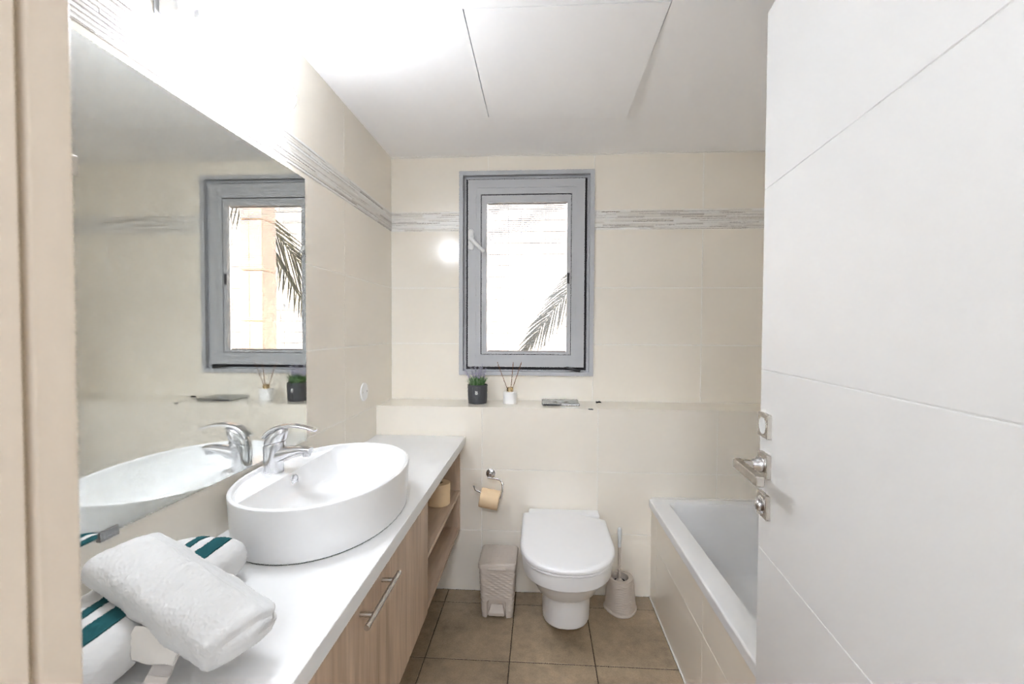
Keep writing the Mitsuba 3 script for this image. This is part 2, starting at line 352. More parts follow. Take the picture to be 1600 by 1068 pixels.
part(dr1, 'handle', hb, 'm_nickel', label='square brushed lever handle')
k = plate(0.957, 'lock_plate'); part(k, 'button', disc(pu, 0.957, [(.019, .009), (.0195, .0105), (.017, .011), (.0125, .013), (.0125, .017), (.010, .0205), (.005, .022)]), 'm_chrome', 40)
for zc in (.25, 1.03, 1.80):
    part(dr1, 'hinge', xf(lathe([(.007, zc - .045), (.007, zc + .045)], (-.004, .006, 0), 16), DM), 'm_nickel', 40)

# ================================================================== WINDOW
wi = struct('window_1', label='grey aluminium tilt window with blinds between its panes')
def ring_xz(o, i, y0, y1): return xz_solid(sbox(*o).difference(sbox(*i)), y0, y1)
part(wi, 'frame', cat(ring_xz((WX0, WZ0, WX1, WZ1), (WX0 + .022, WZ0 + .022, WX1 - .024, WZ1 - .023), U - .012, U + .02),
                      ring_xz((WX0 + .006, WZ0 + .006, WX1 - .006, WZ1 - .006), (WX0 + .036, WZ0 + .030, WX1 - .038, WZ1 - .036), U + .02, U + .12)), 'm_alu', label='outer grey frame')
SX0, SX1, SZ0, SZ1 = .437, 1.086, 1.134, 2.176
GX0, GX1, GZ0, GZ1 = .541, .990, 1.218, 2.050
part(wi, 'sash', cat(ring_xz((SX0, SZ0, SX1, SZ1), (SX0 + .046, SZ0 + .046, SX1 - .046, SZ1 - .046), U - .004, U + .06),
                     ring_xz((SX0 + .044, SZ0 + .044, SX1 - .044, SZ1 - .044), (GX0 - .032, GZ0 - .016, GX1 + .024, GZ1 + .046), U - .001, U + .06)), 'm_alu', label='grey opening sash')
part(wi, 'gasket', cat(ring_xz((SX0 - .024, SZ0 - .024, SX1 + .024, SZ1 + .024), (SX0 + .01, SZ0 + .01, SX1 - .01, SZ1 - .01), U + .022, U + .05),
                       ring_xz((GX0 - .034, GZ0 - .018, GX1 + .026, GZ1 + .048), (GX0 - .018, GZ0 - .01, GX1 + .016, GZ1 + .03), U + .010, U + .05)), 'm_gasket', label='black rubber gasket')
part(wi, 'glazing_bead', ring_xz((GX0 - .028, GZ0 - .013, GX1 + .021, GZ1 + .041), (GX0, GZ0, GX1, GZ1), U + .003, U + .030), 'm_alu', label='inner grey glazing bead')
def pane(y):
    return trimesh.Trimesh([[GX0 - .01, y, GZ0 - .01], [GX1 + .01, y, GZ0 - .01], [GX1 + .01, y, GZ1 + .02], [GX0 - .01, y, GZ1 + .02]], [[0, 1, 2], [0, 2, 3]], process=False)
part(wi, 'pane', pane(U + .020), 'm_glass'); part(wi, 'pane', pane(U + .050), 'm_glass')
bl = part(wi, 'blind', cbox(GX0 + .004, GX1 - .004, U + .0275, U + .0425, GZ1 - .002, GZ1 + .016, .001), 'm_slat', label='narrow white slat blind inside the glazing')
slx = np.array([-1, -.33, .33, 1.0])
sv, sf = [], []
for x in (GX0 + .004, GX1 - .004):
    for t in slx: sv.append((x, t * .0055, .0009 * (1 - t * t)))
    for t in slx: sv.append((x, t * .0055, .0009 * (1 - t * t) + .0003))
idx = lambda e, s, i: e * 8 + s * 4 + i
for i in range(3):
    for s in (0, 1):
        a, b, c, d_ = idx(0, s, i), idx(1, s, i), idx(1, s, i + 1), idx(0, s, i + 1)
        sf += [[a, b, c], [a, c, d_]] if s else [[a, c, b], [a, d_, c]]
for i in (0, 3):
    a, b, c, d_ = idx(0, 0, i), idx(1, 0, i), idx(1, 1, i), idx(0, 1, i)
    sf += [[a, b, c], [a, c, d_]]
slat = mikit.ply(trimesh.Trimesh(sv, sf, process=False), 'm_slat')
zz = GZ1 - .010
while zz > GZ0 + .012:
    scene[key_of(f'{bl}__slat')] = {**slat, 'to_world': T().translate([0, U + .035, zz])}
    zz -= .0105
part(bl, 'bottom_rail', cbox(GX0 + .004, GX1 - .004, U + .029, U + .041, GZ0 - .002, GZ0 + .006, .001), 'm_slat')
for x in (.662, .872):
    part(bl, 'cord', tube([[x, U + .0285, GZ0], [x, U + .0285, GZ1]], .0011, 6), 'm_cord')
wh = part(wi, 'handle', tm(m3.Manifold.batch_hull([m3.Manifold.sphere(.0165, 24).scale((1, .5, 1)).translate((.4545, U - .006, z)) for z in (1.800, 1.886)])), 'm_silver', 50, label='silver oval window handle plate')
part(wh, 'lever', tm(m3.Manifold.batch_hull([m3.Manifold.cylinder(.022, .013, .012, 24).rotate((90, 0, 0)).translate((.4545, U - .010, 1.846)), m3.Manifold.sphere(.012, 20).translate((.4545, U - .032, 1.846)), m3.Manifold.sphere(.008, 20).translate((.480, U - .036, 1.822))])
     + m3.Manifold.batch_hull([m3.Manifold.sphere(.0125, 20).scale((1, .7, 1)).translate((.458, U - .034, 1.844)), m3.Manifold.sphere(.0095, 20).scale((1, .7, 1)).translate((.525, U - .040, 1.776))])), 'm_silver', 50, label='slanting silver lever')
part(wi, 'slider', cbox(.992, 1.003, U - .004, U + .006, 1.600, 1.658, .001), 'm_gasket', label='small dark slider of the blind')
part(wi, 'slider', cbox(.524, .531, U - .001, U + .006, 1.800, 1.850, .001), 'm_alu')
part(wi, 'stay', tube(bez([(.982, U - .004, 1.134), (1.01, U - .014, 1.130), (1.04, U - .018, 1.120), (1.066, U - .016, 1.114)], 8), [.003, .006, .007, .008, .008, .008, .008, .006], 8), 'm_black', 40, label='black stay arm at the lower corner')

# ================================================================== BATH
BX = 1.392
wa = struct('wall_bath', cbox(BX + .012 + REC, BX + .027, .55, D - .0005, -.05, .4565), 'm_grout')
for (y0, y1) in cells([.988, 1.575, 2.19], .55, D):
    for (z0, z1) in ((0, .302), (.302, .4585)):
        g = GAP / 2
        part(wa, 'tile', cbox(BX + .012, BX + .012 + TH, y0 + g, y1 - g, z0 + g, z1 - g, .0008), 'm_tile')
part(wa, 'caulk', cbox(BX + .006, BX + .0125, .55, D, 0, .005, .001), 'm_caulk', label='line of caulk along the floor')
bt = thing('bathtub', 'white built-in bathtub behind the open door along the tiled apron', 'bathtub')
outer = rbox(BX, W - .002, .55, D - .001, .458, .500, .007)
rings = []
prof_b = [(.52, -.004), (.500, 0), (.497, .001), (.488, .005)] + [(.488 - .018 * i, .005 + .0022 * i) for i in range(1, 17)]
zb, ob = prof_b[-1]
prof_b += [(zb - .075 * math.sin(q_), ob + .085 * (1 - math.cos(q_))) for q_ in np.linspace(.1, 1.5, 12)]
for z, off in prof_b:
    a_, b_, r_ = (2.065 - 1.472) / 2 - off, (2.245 - .62) / 2 - off * 1.25, .035 + off * .4
    rg = []
    for q_, (sx, sy) in enumerate(((1, 1), (-1, 1), (-1, -1), (1, -1))):
        for th_ in np.linspace(0, np.pi / 2, 12) + q_ * np.pi / 2:
            rg.append(((1.472 + 2.065) / 2 + sx * (a_ - r_) + r_ * math.cos(th_), (.62 + 2.245) / 2 + sy * (b_ - r_) + r_ * math.sin(th_), z))
    rings.append(np.array(rg))
cav = loft(rings[::-1])
body = m3.Manifold.batch_hull([rbox(BX + .030, W - .01, .56, D - .003, .02, .46, .02)])
tub = (outer + body) - man(cav)
part(bt, 'shell', tm(tub), 'm_acrylic', 40)
part(bt, 'drain', lathe([(.001, .131), (.028, .131), (.030, .1295), (.030, .120)], (1.77, .95, 0), 32), 'm_chrome', 40)

# ================================================================== VANITY
ct = thing('countertop', 'long white countertop on the left wall under the mirror', 'countertop')
CT, CX = .797, .466
part(ct, 'slab', cbox(.001, CX, FW1 + .003, D - .002, CT - .040, CT, .0016), 'm_counter')
va = thing('vanity_cabinet', 'wood-grain vanity cabinet under the white countertop with a bar handle', 'cabinet')
Z0, Z1, VX, VY = .318, CT - .0405, .424, 1.600
part(va, 'body', cbox(.002, VX, FW1 + .004, VY, Z0, Z1, .001), 'm_wood')
k = part(va, 'door', cbox(VX + .001, .443, .684, VY - .002, Z0 - .001, Z1 - .003, .0008), 'm_wood')
part(va, 'door', cbox(VX + .001, .443, FW1 + .006, .681, Z0 - .001, Z1 - .003, .0008), 'm_wood')
part(k, 'handle', tube([[.476, .938, .7015], [.476, 1.165, .7015]], .0062, 20), 'm_steel', 40, label='brushed steel bar handle')
for y in (.985, 1.127): part(k, 'handle_post', tube([[.4425, y, .7005], [.4720, y, .7015]], .0052, 16), 'm_steel', 40)
sh = thing('shelf_unit', 'open wood-grain shelf unit at the far end of the vanity', 'shelf')
SY0, SY1, SX = VY + .0005, 2.292, .440
part(sh, 'side_panel', cbox(.002, SX, SY0, SY0 + .016, Z0, Z1, .0008), 'm_wood')
part(sh, 'side_panel', cbox(.002, SX, SY1 - .016, SY1, Z0, Z1, .0008), 'm_wood')
part(sh, 'bottom_panel', cbox(.002, SX, SY0 + .0163, SY1 - .0163, Z0, Z0 + .017, .0008), 'm_wood_flat')
part(sh, 'shelf', cbox(.018, SX, SY0 + .0163, SY1 - .0163, .506, .523, .0008), 'm_wood_flat')
part(sh, 'back_panel', cbox(.002, .0175, SY0 + .0163, SY1 - .0163, Z0 + .0172, Z1, 0), 'm_wood')

# ------------------------------------------------------------------ mirror, lamp, cover plate
mr = thing('mirror', 'large frameless wall mirror above the countertop', 'mirror')
MY0, MY1, MZ0, MZ1 = .762, 1.584, .941, 1.873
mm = cbox(.0015, .0060, MY0, MY1, MZ0, MZ1)
part(mr, 'backing', cbox(.0006, .0058, MY0 - .0002, MY1 + .0008, MZ0 - .0012, MZ1 + .0006), 'm_mirror_edge')
part(mr, 'glass', cbox(.0059, .0066, MY0, MY1, MZ0, MZ1), 'm_mirror')
part(mr, 'clip', cat(cbox(.0005, .0105, .808, .847, MZ0 - .009, MZ0 - .0013, .0005), cbox(.0070, .0100, .808, .847, MZ0 - .009, MZ0 + .010, .0005)), 'm_clip', label='dark metal clip on the lower edge')
part(mr, 'clip', cat(cbox(.0070, .0120, .764, .778, 1.613, 1.648, .0005)), 'm_nickel', label='small metal clip at the near edge')

lp = thing('wall_lamp', 'lit white tube lamp on the wall above the mirror', 'wall lamp')
LXc, LZc, LR = .078, 2.022, .043
prof = [(.004, .000), (.016, .002), (.029, .009), (.038, .020), (LR, .036)]
Ln0, Ln1 = .986, 1.350
pr = [(r, Ln0 + y) for r, y in prof] + [(r, Ln1 - y) for r, y in prof[::-1]]
tubem = loft([np.stack([LXc + r * np.cos(np.arange(40) * np.pi / 20), np.full(40, y), LZc + r * np.sin(np.arange(40) * np.pi / 20)], 1) for r, y in pr])
scene[f'{lp}__tube'] = mikit.ply(tubem, 'm_white_plastic', smooth=40, emitter={'type': 'area', 'radiance': rgb(LAMP * .945, LAMP, LAMP * 1.10)})
for y in (.984, 1.328):
    b_ = part(lp, 'bracket', tm(rbox(.004, .052, y - .022, y + .022, 2.028, 2.076, .010)), 'm_white_plastic', 40, label='white bracket')
    part(b_, 'wall_plate', cbox(.0005, .0045, y - .026, y + .026, 2.024, 2.080, .001), 'm_lampmetal')
part(lp, 'clip', cbox(LXc - .006, LXc + .006, Ln0 - .003, Ln0 + .006, 2.028, 2.046, .001), 'm_lampmetal')
part(lp, 'clip', cbox(LXc - .006, LXc + .006, Ln1 - .006, Ln1 + .003, 2.028, 2.046, .001), 'm_lampmetal')

cp = thing('cover_plate', 'round white cover plate with two screws on the left wall', 'wall plate')
part(cp, 'disc', lathe([(.044, 0), (.0445, .003), (.042, .0055), (.030, .0062), (.001, .0064)], (.0005, 2.131, 1.041), 48, 'x'), 'm_white_gloss', 40)
for dy in (-.026, .026): part(cp, 'screw', lathe([(.0045, .0055), (.004, .0072), (.001, .0074)], (.0005, 2.131 + dy, 1.041), 16, 'x'), 'm_steel', 40)

# ------------------------------------------------------------------ washbasin and faucet
wbz = thing('washbasin', 'white oval vessel basin on the countertop', 'washbasin')
BXc, BYc, BA, BB, BZ = .226, 1.298, .217, .314, .931
N = 128
def be(s, z, grow=0): return ell(BXc, BYc, BA * s + grow, BB * s + grow, z, N, 2.12)
outer = man(loft([be(.958, CT + .0022), be(.965, CT + .005), be(.98, .85), be(.996, .915), be(1.0, .924), be(1.0, .9275, -.0012), be(1.0, .930, -.004), be(1.0, .931, -.007)]))
inner_poly = Polygon(ell(BXc, BYc, BA - .013, BB - .013, 0, N, 2.12)[:, :2])
bowl_poly = inner_poly.intersection(sbox(.112, 0, 2, 3)).buffer(-.035).buffer(.035)
deck_cut = man(loft([np.c_[np.array(inner_poly.buffer(o).exterior.coords)[:-1], np.full(len(inner_poly.exterior.coords) - 1, z)] if False else
        ell(BXc, BYc, BA - .013 + o, BB - .013 + o, z, N, 2.12) for z, o in ((.9165, -.012), (.9172, -.006), (.920, -.002), (.926, 0), (.9292, .0015), (.931, .005), (.94, .006))]))
pts = []
for z, o in ((.94, .0), (.914, 0.0), (.905, .004), (.885, .010), (.855, .024), (.838, .042), (.829, .066), (.826, .09)):
    q = bowl_poly.buffer(-o)
    pts.append(np.c_[np.array(q.exterior.coords)[:-1], np.full(len(q.exterior.coords) - 1, z)])
cavity = m3.Manifold.hull_points(np.vstack(pts).astype(np.float32))
basin = outer - deck_cut - cavity
part(wbz, 'bowl', tm(basin), 'm_ceramic', 28)
part(wbz, 'seal', loft([be(.956, CT + .0002), be(.960, CT + .0024)]), 'm_mirror_edge', label='dark joint under the basin')
ov = part(wbz, 'overflow', lathe([(.0165, -.004), (.017, .001), (.0155, .003), (.0135, .0028), (.0132, .0012), (.0125, .001), (.011, .002), (.001, .0024)], (.1195, 1.298, .893), 32, 'x'), 'm_chrome', 30, label='round chrome overflow cap')
part(wbz, 'drain', lathe([(.001, .832), (.022, .831), (.030, .828), (.030, .825)], (.27, 1.298, 0), 32), 'm_chrome', 40, label='round chrome drain')

fa = thing('faucet', 'chrome single-lever faucet on the back of the basin', 'faucet')
fx0, fyc, fz = .056, 1.298, .917
def ovr(cx, cz, a, b, tilt, n=32):
    """ring in the faucet's body: centre (cx, cz), half sizes a (along x) and b (along y), tilted about y"""
    th = np.arange(n) * 2 * np.pi / n; c, s = np.cos(tilt), np.sin(tilt)
    x = a * np.cos(th); return np.stack([cx + x * c, fyc + b * np.sin(th), cz + x * s], 1)
part(fa, 'body', loft([ovr(fx0, fz, .0285, .0250, 0), ovr(fx0, fz + .004, .0285, .0250, 0), ovr(fx0 - .001, fz + .03, .0280, .0245, .03), ovr(fx0 + .001, fz + .06, .0310, .0255, .10), ovr(fx0 + .003, fz + .080, .0335, .0265, .20), ovr(fx0 + .004, fz + .086, .0320, .0250, .22)]), 'm_chrome', 40)
# spout
sp = bez([(fx0 - .005, 0, fz + .046), (fx0 + .04, 0, fz + .056), (fx0 + .075, 0, fz + .072), (fx0 + .113, 0, fz + .066)], 14)
rings = []
for i, p in enumerate(sp):
    t = i / 13; a = .027 * (1 - t) ** 1.4 + .0075 * t; b = .0235 * (1 - t) + .0165 * t
    th = np.arange(28) * 2 * np.pi / 28; c, s = np.cos(th), np.sin(th)
    rings.append(np.stack([p[0] + 0 * th, fyc + b * np.sign(c) * np.abs(c) ** .7, p[2] + a * np.sign(s) * np.abs(s) ** .7], 1))
part(fa, 'spout', loft(rings), 'm_chrome', 40)
part(fa, 'aerator', lathe([(.0105, -.012), (.0115, -.010), (.0115, .004)], (fx0 + .101, fyc, fz + .060), 24), 'm_chrome', 40)
# cartridge cap and lever
part(fa, 'cap', loft([ovr(fx0 + .004, fz + .0875, .0320, .0252, .22), ovr(fx0 + .006, fz + .094, .0345, .0268, .26), ovr(fx0 + .010, fz + .108, .0350, .0268, .32), ovr(fx0 + .014, fz + .119, .0325, .0250, .34), ovr(fx0 + .017, fz + .126, .024, .020, .30), ovr(fx0 + .018, fz + .129, .010, .010, .28)]), 'm_chrome', 40)
lv = bez([(fx0 - .022, 0, fz + .104), (fx0 + .005, 0, fz + .145), (fx0 + .07, 0, fz + .146), (fx0 + .128, 0, fz + .124)], 16)
rings = []
for i, p in enumerate(lv):
    t = i / 15; b = .0215 * (1 - t) + .0125 * t; a = .0075 - .0040 * t
    th = np.arange(28) * 2 * np.pi / 28; c, s = np.cos(th), np.sin(th)
    g = np.gradient(lv, axis=0)[i]; g /= np.linalg.norm(g); nx, nz = -g[2], g[0]
    e = a * np.sign(s) * np.abs(s) ** .6
    rings.append(np.stack([p[0] + nx * e, fyc + b * np.sign(c) * np.abs(c) ** .8, p[2] + nz * e], 1))
part(fa, 'lever', loft(rings), 'm_chrome', 40, label='curved chrome lever')

# ------------------------------------------------------------------ towels
def roll(A, B, wid, thk, ns=90, nt=120, seed=0, power=2.6, droop=0, amp=.004, round_=.03, spiral=2.2, pile=.0022, band=False, fold=False):
    """soft flattened roll from A to B; returns mesh and function(s, theta) -> points, for the pieces lying on it"""
    A, B = np.asarray(A, float), np.asarray(B, float); Lg = np.linalg.norm(B - A); e = (B - A) / Lg
    side = np.cross([0, 0, 1.0], e); side /= np.linalg.norm(side); upv = np.cross(e, side)
    def at(s, th, grow=0.0):
        s, th = np.broadcast_arrays(np.asarray(s, float), np.asarray(th, float))
        d = np.minimum(s, 1 - s) * Lg
        k = np.where(d < round_, np.sqrt(np.maximum(0, 1 - (1 - d / round_) ** 2)) * .42 + .58, 1.0)
        c, sn = np.cos(th), np.sin(th)
        x = np.sign(c) * np.abs(c) ** (2 / power) * (wid / 2) * (.5 + .5 * k); z = np.sign(sn) * np.abs(sn) ** (2 / power) * (thk / 2) * k
        q = A + (s * Lg)[..., None] * e + x[..., None] * side + z[..., None] * upv
        q = q - np.array([0, 0, 1.0]) * (droop * (2 * s - 1) ** 2)[..., None]
        nrm = (c / wid)[..., None] * side + (sn / thk)[..., None] * upv; nrm /= np.linalg.norm(nrm, axis=-1, keepdims=True)
        h = amp * 2 * (meshkit.fbm(q * 22 + seed, 3, seed) - .5)
        rough = pile * (meshkit.noise(q * 300, seed + 3) - .5) + pile * .35 * (meshkit.noise(q * 120, seed + 5) - .5)
        if band:       # flat-woven ribs along the far long edge, and the fold that ends there
            tt = np.mod(th, 2 * np.pi) / np.pi
            w_ = (np.clip((tt - .20) / .02, 0, 1) * np.clip((.40 - tt) / .02, 0, 1)) if e[0] * side[1] > 0 else (np.clip((tt - .60) / .02, 0, 1) * np.clip((.80 - tt) / .02, 0, 1))
            rough = rough * (1 - w_) + w_ * (-.0015 + .0012 * np.sin(tt * np.pi * 70))
            h = h - .006 * np.clip((.17 - tt) / .012, 0, 1) * (tt < .3) if e[0] * side[1] > 0 else h
        h = h + rough
        return q + nrm * (h + grow)[..., None]
    th = np.arange(nt) * 2 * np.pi / nt
    rings = [at(np.full(nt, s), th) for s in np.linspace(0, 1, ns)]
    # rolled ends: rings shrinking to the middle, with the layers' spiral pressed in
    ends = []
    for s, sg in ((0, -1), (1, 1)):
        r0 = rings[0 if s == 0 else -1]; c0 = r0.mean(0); rr = []
        for f in np.linspace(.97, .06, 26):
            ph = (f * spiral * 2 * np.pi + 0 * th) * 2 - th
            rr.append(c0 + (r0 - c0) * f + e * sg * ((.014 * math.sqrt(1 - f * f) if fold and s else .004 * np.cos(ph) * (f < .93) + .003) * np.ones(nt))[:, None])
        ends.append(rr)
    return loft(ends[0][::-1] + rings + ends[1]), at
tb = thing('bath_towel', 'rolled white bath towel with two dark teal stripes lying along the wall', 'towel')
tbm, tb_at = roll((.122, .955, .8465), (.142, .50, .8440), .178, .091, seed=3, amp=.005, round_=.05)
part(tb, 'cloth', tbm, 'm_towel', True)
def strip(at, s0, s1, t0, t1, grow, ns=160, nt=10):
    S, Th = np.meshgrid(np.linspace(s0, s1, ns), np.linspace(t0, t1, nt), indexing='ij')
    top, bot = at(S, Th, grow), at(S, Th, -.002)
    rings = [np.vstack([top[i], bot[i][::-1]]) for i in range(ns)]
    return loft(rings)
# theta: 90 deg = top; side vector points towards the room or the wall
sgn = 1 if np.cross([0, 0, 1.0], np.array([.142, .50, .85]) - np.array([.122, .955, .85]))[0] > 0 else -1
def th_of(dx):     # dx: offset towards the room from the axis, on the upper half
    a = np.sign(dx) * (abs(dx) / .089) ** 1.3
    a = np.arccos(np.clip(a, -1, 1)); return a if sgn > 0 else np.pi - a
for d0, d1 in ((-.014, .004), (.026, .056)):
    part(tb, 'stripe', strip(tb_at, .03, .97, th_of(d0), th_of(d1), .0014), 'm_stripe', True, label='dark teal woven stripe')
ht = thing('hand_towel', 'rolled plain white hand towel lying across the striped bath towel', 'towel')
htm, ht_at = roll((.088, .772, .9345), (.388, .670, .862), .128, .062, seed=11, amp=.006, round_=.014, ns=200, nt=260, power=2.9, droop=.003, pile=.0019, band=True, fold=True)
part(ht, 'cloth', htm, 'm_towel', True)
# flat-woven band near its far end, hem flap and care label hanging out below
FLv = []
nu, nv = 14, 12
for i in range(nu):
    for j in range(nv):
        u, v = i / (nu - 1), j / (nv - 1)
        FLv.append((.218 + .088 * u - .008 * v, .660 - .008 * u - .006 * v - .010 * math.sin(v * 2.0), .878 - .042 * v - .010 * u * (1 - v) + .002 * math.sin(u * 9)))
def sheet(P, nu, nv, th):
    P = np.array(P).reshape(nu, nv, 3); du, dv = np.gradient(P, axis=0), np.gradient(P, axis=1)
    n_ = np.cross(du, dv); n_ /= np.linalg.norm(n_, axis=-1, keepdims=True)
    top, bot = P + n_ * th / 2, P - n_ * th / 2
    return loft([np.vstack([top[i], bot[i][::-1]]) for i in range(nu)])
part(ht, 'hem', sheet(FLv, nu, nv, .003), 'm_hem', 40, label='ribbed hem hanging out below')
TG = [(.262 + .036 * i / 7 - .010 * j / 7, .656 - .022 * j / 7 - .002 * math.sin(j), .852 - .044 * j / 7) for i in range(8) for j in range(8)]
tg = part(ht, 'care_label', sheet(TG, 8, 8, .0006), 'm_tag', 40, label='small care label')
TP = [(.263 + .034 * i / 7 - .010 * j / 7, .6552 - .022 * j / 7 - .0012, .850 - .044 * j / 7) for i in range(8) for j in (2.2, 2.6, 3, 3.4, 3.8, 4.2, 4.6, 5)]
part(tg, 'print', sheet(TP, 8, 8, .0004), 'm_tag_print', 40)

# ================================================================== TOILET
tl = thing('toilet', 'white wall-hung toilet with its lid closed', 'toilet')
TX = .962
def uring(w, yf, z, yb=D - .002, e=1.15, n=40, pw=2.2):
    """U-shaped outline: straight sides from the wall, then a rounded front"""
    ys = yf + w * e
    th = np.linspace(0, np.pi, n); c, s = np.cos(th), np.sin(th)
    arc = np.stack([TX + w * np.sign(c) * np.abs(c) ** (2 / pw), ys - (ys - yf) * np.abs(s) ** (2 / pw)], 1)
    sd = np.linspace(0, 1, 6)[1:]
    right = np.stack([np.full(5, TX - w), ys + (yb - ys) * sd], 1); left = np.stack([np.full(5, TX + w), yb + (ys - yb) * sd], 1)
    bk = np.array([[TX - w / 3, yb], [TX + w / 3, yb]])
    q = np.vstack([arc, right, bk, left[:-1]]); return np.c_[q, np.full(len(q), z)]
part(tl, 'bowl', loft([uring(.094, 1.892, .086), uring(.099, 1.884, .090), uring(.1015, 1.876, .10), uring(.103, 1.862, .19), uring(.1045, 1.851, .232), uring(.108, 1.842, .238), uring(.120, 1.826, .242), uring(.127, 1.812, .250), uring(.142, 1.786, .282), uring(.157, 1.760, .316), uring(.165, 1.748, .334), uring(.180, 1.731, .3355), uring(.1855, 1.723, .342), uring(.190, 1.716, .375), uring(.190, 1.716, .399), uring(.187, 1.720, .402)]), 'm_ceramic', 32)
sb = 2.235
part(tl, 'seat', loft([uring(.192, 1.712, .4035, sb), uring(.195, 1.708, .406, sb), uring(.195, 1.708, .413, sb), uring(.193, 1.711, .4150, sb)]), 'm_seat', 40)
part(tl, 'lid', loft([uring(.194, 1.709, .4160, sb), uring(.1975, 1.704, .4185, sb), uring(.1985, 1.702, .426, sb), uring(.1970, 1.704, .4325, sb), uring(.192, 1.711, .4375, sb - .002), uring(.183, 1.722, .4395, sb - .008), uring(.12, 1.80, .4410, sb - .05)]), 'm_seat', 40)
part(tl, 'hinge_cover', tm(rbox(TX - .172, TX + .178, sb - .004, D - .003, .4025, .436, .008)), 'm_seat', 40)

fpn = thing('flush_plate', 'flat grey flush plate with a round button on the tiled ledge', 'flush plate')
part(fpn, 'plate', cbox(.855, 1.052, 2.378, 2.535, L + .0005, L + .0125, .003), 'm_plate')
part(fpn, 'button', lathe([(.042, L + .0125), (.042, L + .0150), (.040, L + .0158), (.012, L + .0150), (.001, L + .0150)], (.9535, 2.455, 0), 40), 'm_plate', 30)
part(fpn, 'slot', cbox(.862, .955, 2.3765, 2.379, L + .002, L + .0085), 'm_gasket', label='dark slot in the front edge')
clp = thing('ledge_clip', 'small black clip on the tiled ledge beside the flush plate', 'clip')
part(clp, 'body', cbox(1.148, 1.178, 2.496, 2.508, L, L + .006, .0015), 'm_black')
part(clp, 'tab', cbox(1.152, 1.174, 2.499, 2.505, L + .0058, L + .0085, .001), 'm_black')

# ------------------------------------------------------------------ pedal bin
def woven(r, amp, rows, cols, z0, z1, n):
    """ring -> outward offset of a basket weave, for ring index and height"""
    pass
bn = thing('pedal_bin', 'beige woven-look plastic pedal bin left of the toilet', 'bin')
bcx, bcy = .651, 2.166
nb, mb = 288, 110
rings = []
for i in range(mb + 1):
    z = .004 + (.236 - .004) * i / mb; t = i / mb
    a, b = .0725 + .0125 * t, .088 + .010 * t
    rg = rrect(bcx, bcy, a, b, .018, z, nb)
    n_ = np.roll(rg, -1, 0) - np.roll(rg, 1, 0); n_ = np.stack([n_[:, 1], -n_[:, 0]], 1); n_ /= np.linalg.norm(n_, axis=1, keepdims=True)
    sarc = np.arange(nb) / nb * (4 * (a + b))
    row = z / .0108; h = .0024 * np.abs(np.sin(np.pi * row)) ** .8 * (.45 + .55 * np.cos(2 * np.pi * sarc / .038 + np.pi * np.floor(row)))
    h *= (.02 < z < .222)
    front = (rg[:, 1] < bcy - b + .004) & (np.abs(rg[:, 0] - bcx + .003) < .055) & (z < .098)
    h = np.where(front, .0006, h)
    rg[:, :2] += n_ * h[:, None]; rings.append(rg)
bm = man(loft(rings)) - rbox(.603, .693, 1.9, 2.098, -.05, .086, .012)
part(bn, 'body', tm(bm), 'm_bin', 32)
lid_r = lambda g, z, r=.02: rrect(bcx, bcy - .001, .0905 + g, .103 + g, r, z, 128)
k = part(bn, 'lid', loft([lid_r(-.003, .236), lid_r(0, .2375), lid_r(0, .250), lid_r(-.003, .2575), lid_r(-.009, .2605), lid_r(-.013, .2600), lid_r(-.04, .2603)]), 'm_bin', 32)
lw = [cbox(bcx - .072 + .018 * c + (.009 if r % 2 else 0), bcx - .072 + .018 * c + .016 + (.009 if r % 2 else 0), bcy - .084 + .012 * r, bcy - .084 + .012 * r + .008, .2598, .2612, .0008) for r in range(14) for c in range(8 - r % 2)]
part(k, 'weave', cat(*lw), 'm_bin', kind='stuff')
part(k, 'lip', tm(rbox(bcx - .042, bcx + .042, bcy - .111, bcy - .098, .2365, .2425, .0025)), 'm_bin', 40)
part(bn, 'pedal', tm(m3.Manifold.batch_hull([rbox(.612, .686, 2.066, 2.085, .016, .034, .004), rbox(.620, .678, 2.09, 2.10, .040, .058, .004)])), 'm_bin', 40)
part(bn, 'pedal_gap_shade', tm(rbox(.608, .690, 2.0985, 2.1005, .010, .066, .0009)), 'm_bristle', label='dark plate standing in for the shaded opening behind the pedal')  # shade of the recess put in as a dark plate

# ------------------------------------------------------------------ toilet brush
br = thing('toilet_brush', 'beige toilet brush standing in its woven-look holder right of the toilet', 'toilet brush')
kx, ky = 1.238, 2.195
rot = math.radians(38)
def tri_ring(r, z, n=240):
    th = np.arange(n) * 2 * np.pi / n
    rr = r * (1 + .055 * np.cos(3 * (th + math.pi / 2)))
    return np.stack([kx + rr * np.cos(th), ky + rr * np.sin(th), np.full(n, z)], 1), th
rings = []
for i in range(101):
    z = .010 + .140 * i / 100; t = i / 100
    rg, th = tri_ring(.0725 - .013 * t, z)
    h = .0019 * np.abs(np.sin(np.pi * (z / .0105 + .35 * np.abs(((th * 9 / (2 * np.pi)) % 1) * 2 - 1) * 2)))
    h *= (.02 < z < .146)
    d = np.stack([np.cos(th), np.sin(th), 0 * th], 1); rings.append(rg + d * h[:, None])
foot = [tri_ring(.076, .0, 240)[0], tri_ring(.0785, .002, 240)[0], tri_ring(.0785, .008, 240)[0], tri_ring(.0755, .011, 240)[0]]
topr = [tri_ring(.0600, .152, 240)[0], tri_ring(.0585, .1545, 240)[0], tri_ring(.050, .1555, 240)[0]]
hm = man(loft(foot + rings[2:] + topr)) - m3.Manifold.cylinder(.15, .036, .041, 48).translate((kx - .004, ky, .02))
part(br, 'holder', tm(hm), 'm_bin', 32)
part(br, 'bristles', lathe([(.010, .030), (.030, .035), (.034, .06), (.035, .118), (.030, .132), (.008, .137)], (kx - .006, ky, 0), 32), 'm_bristle', 40, label='dark bristles')
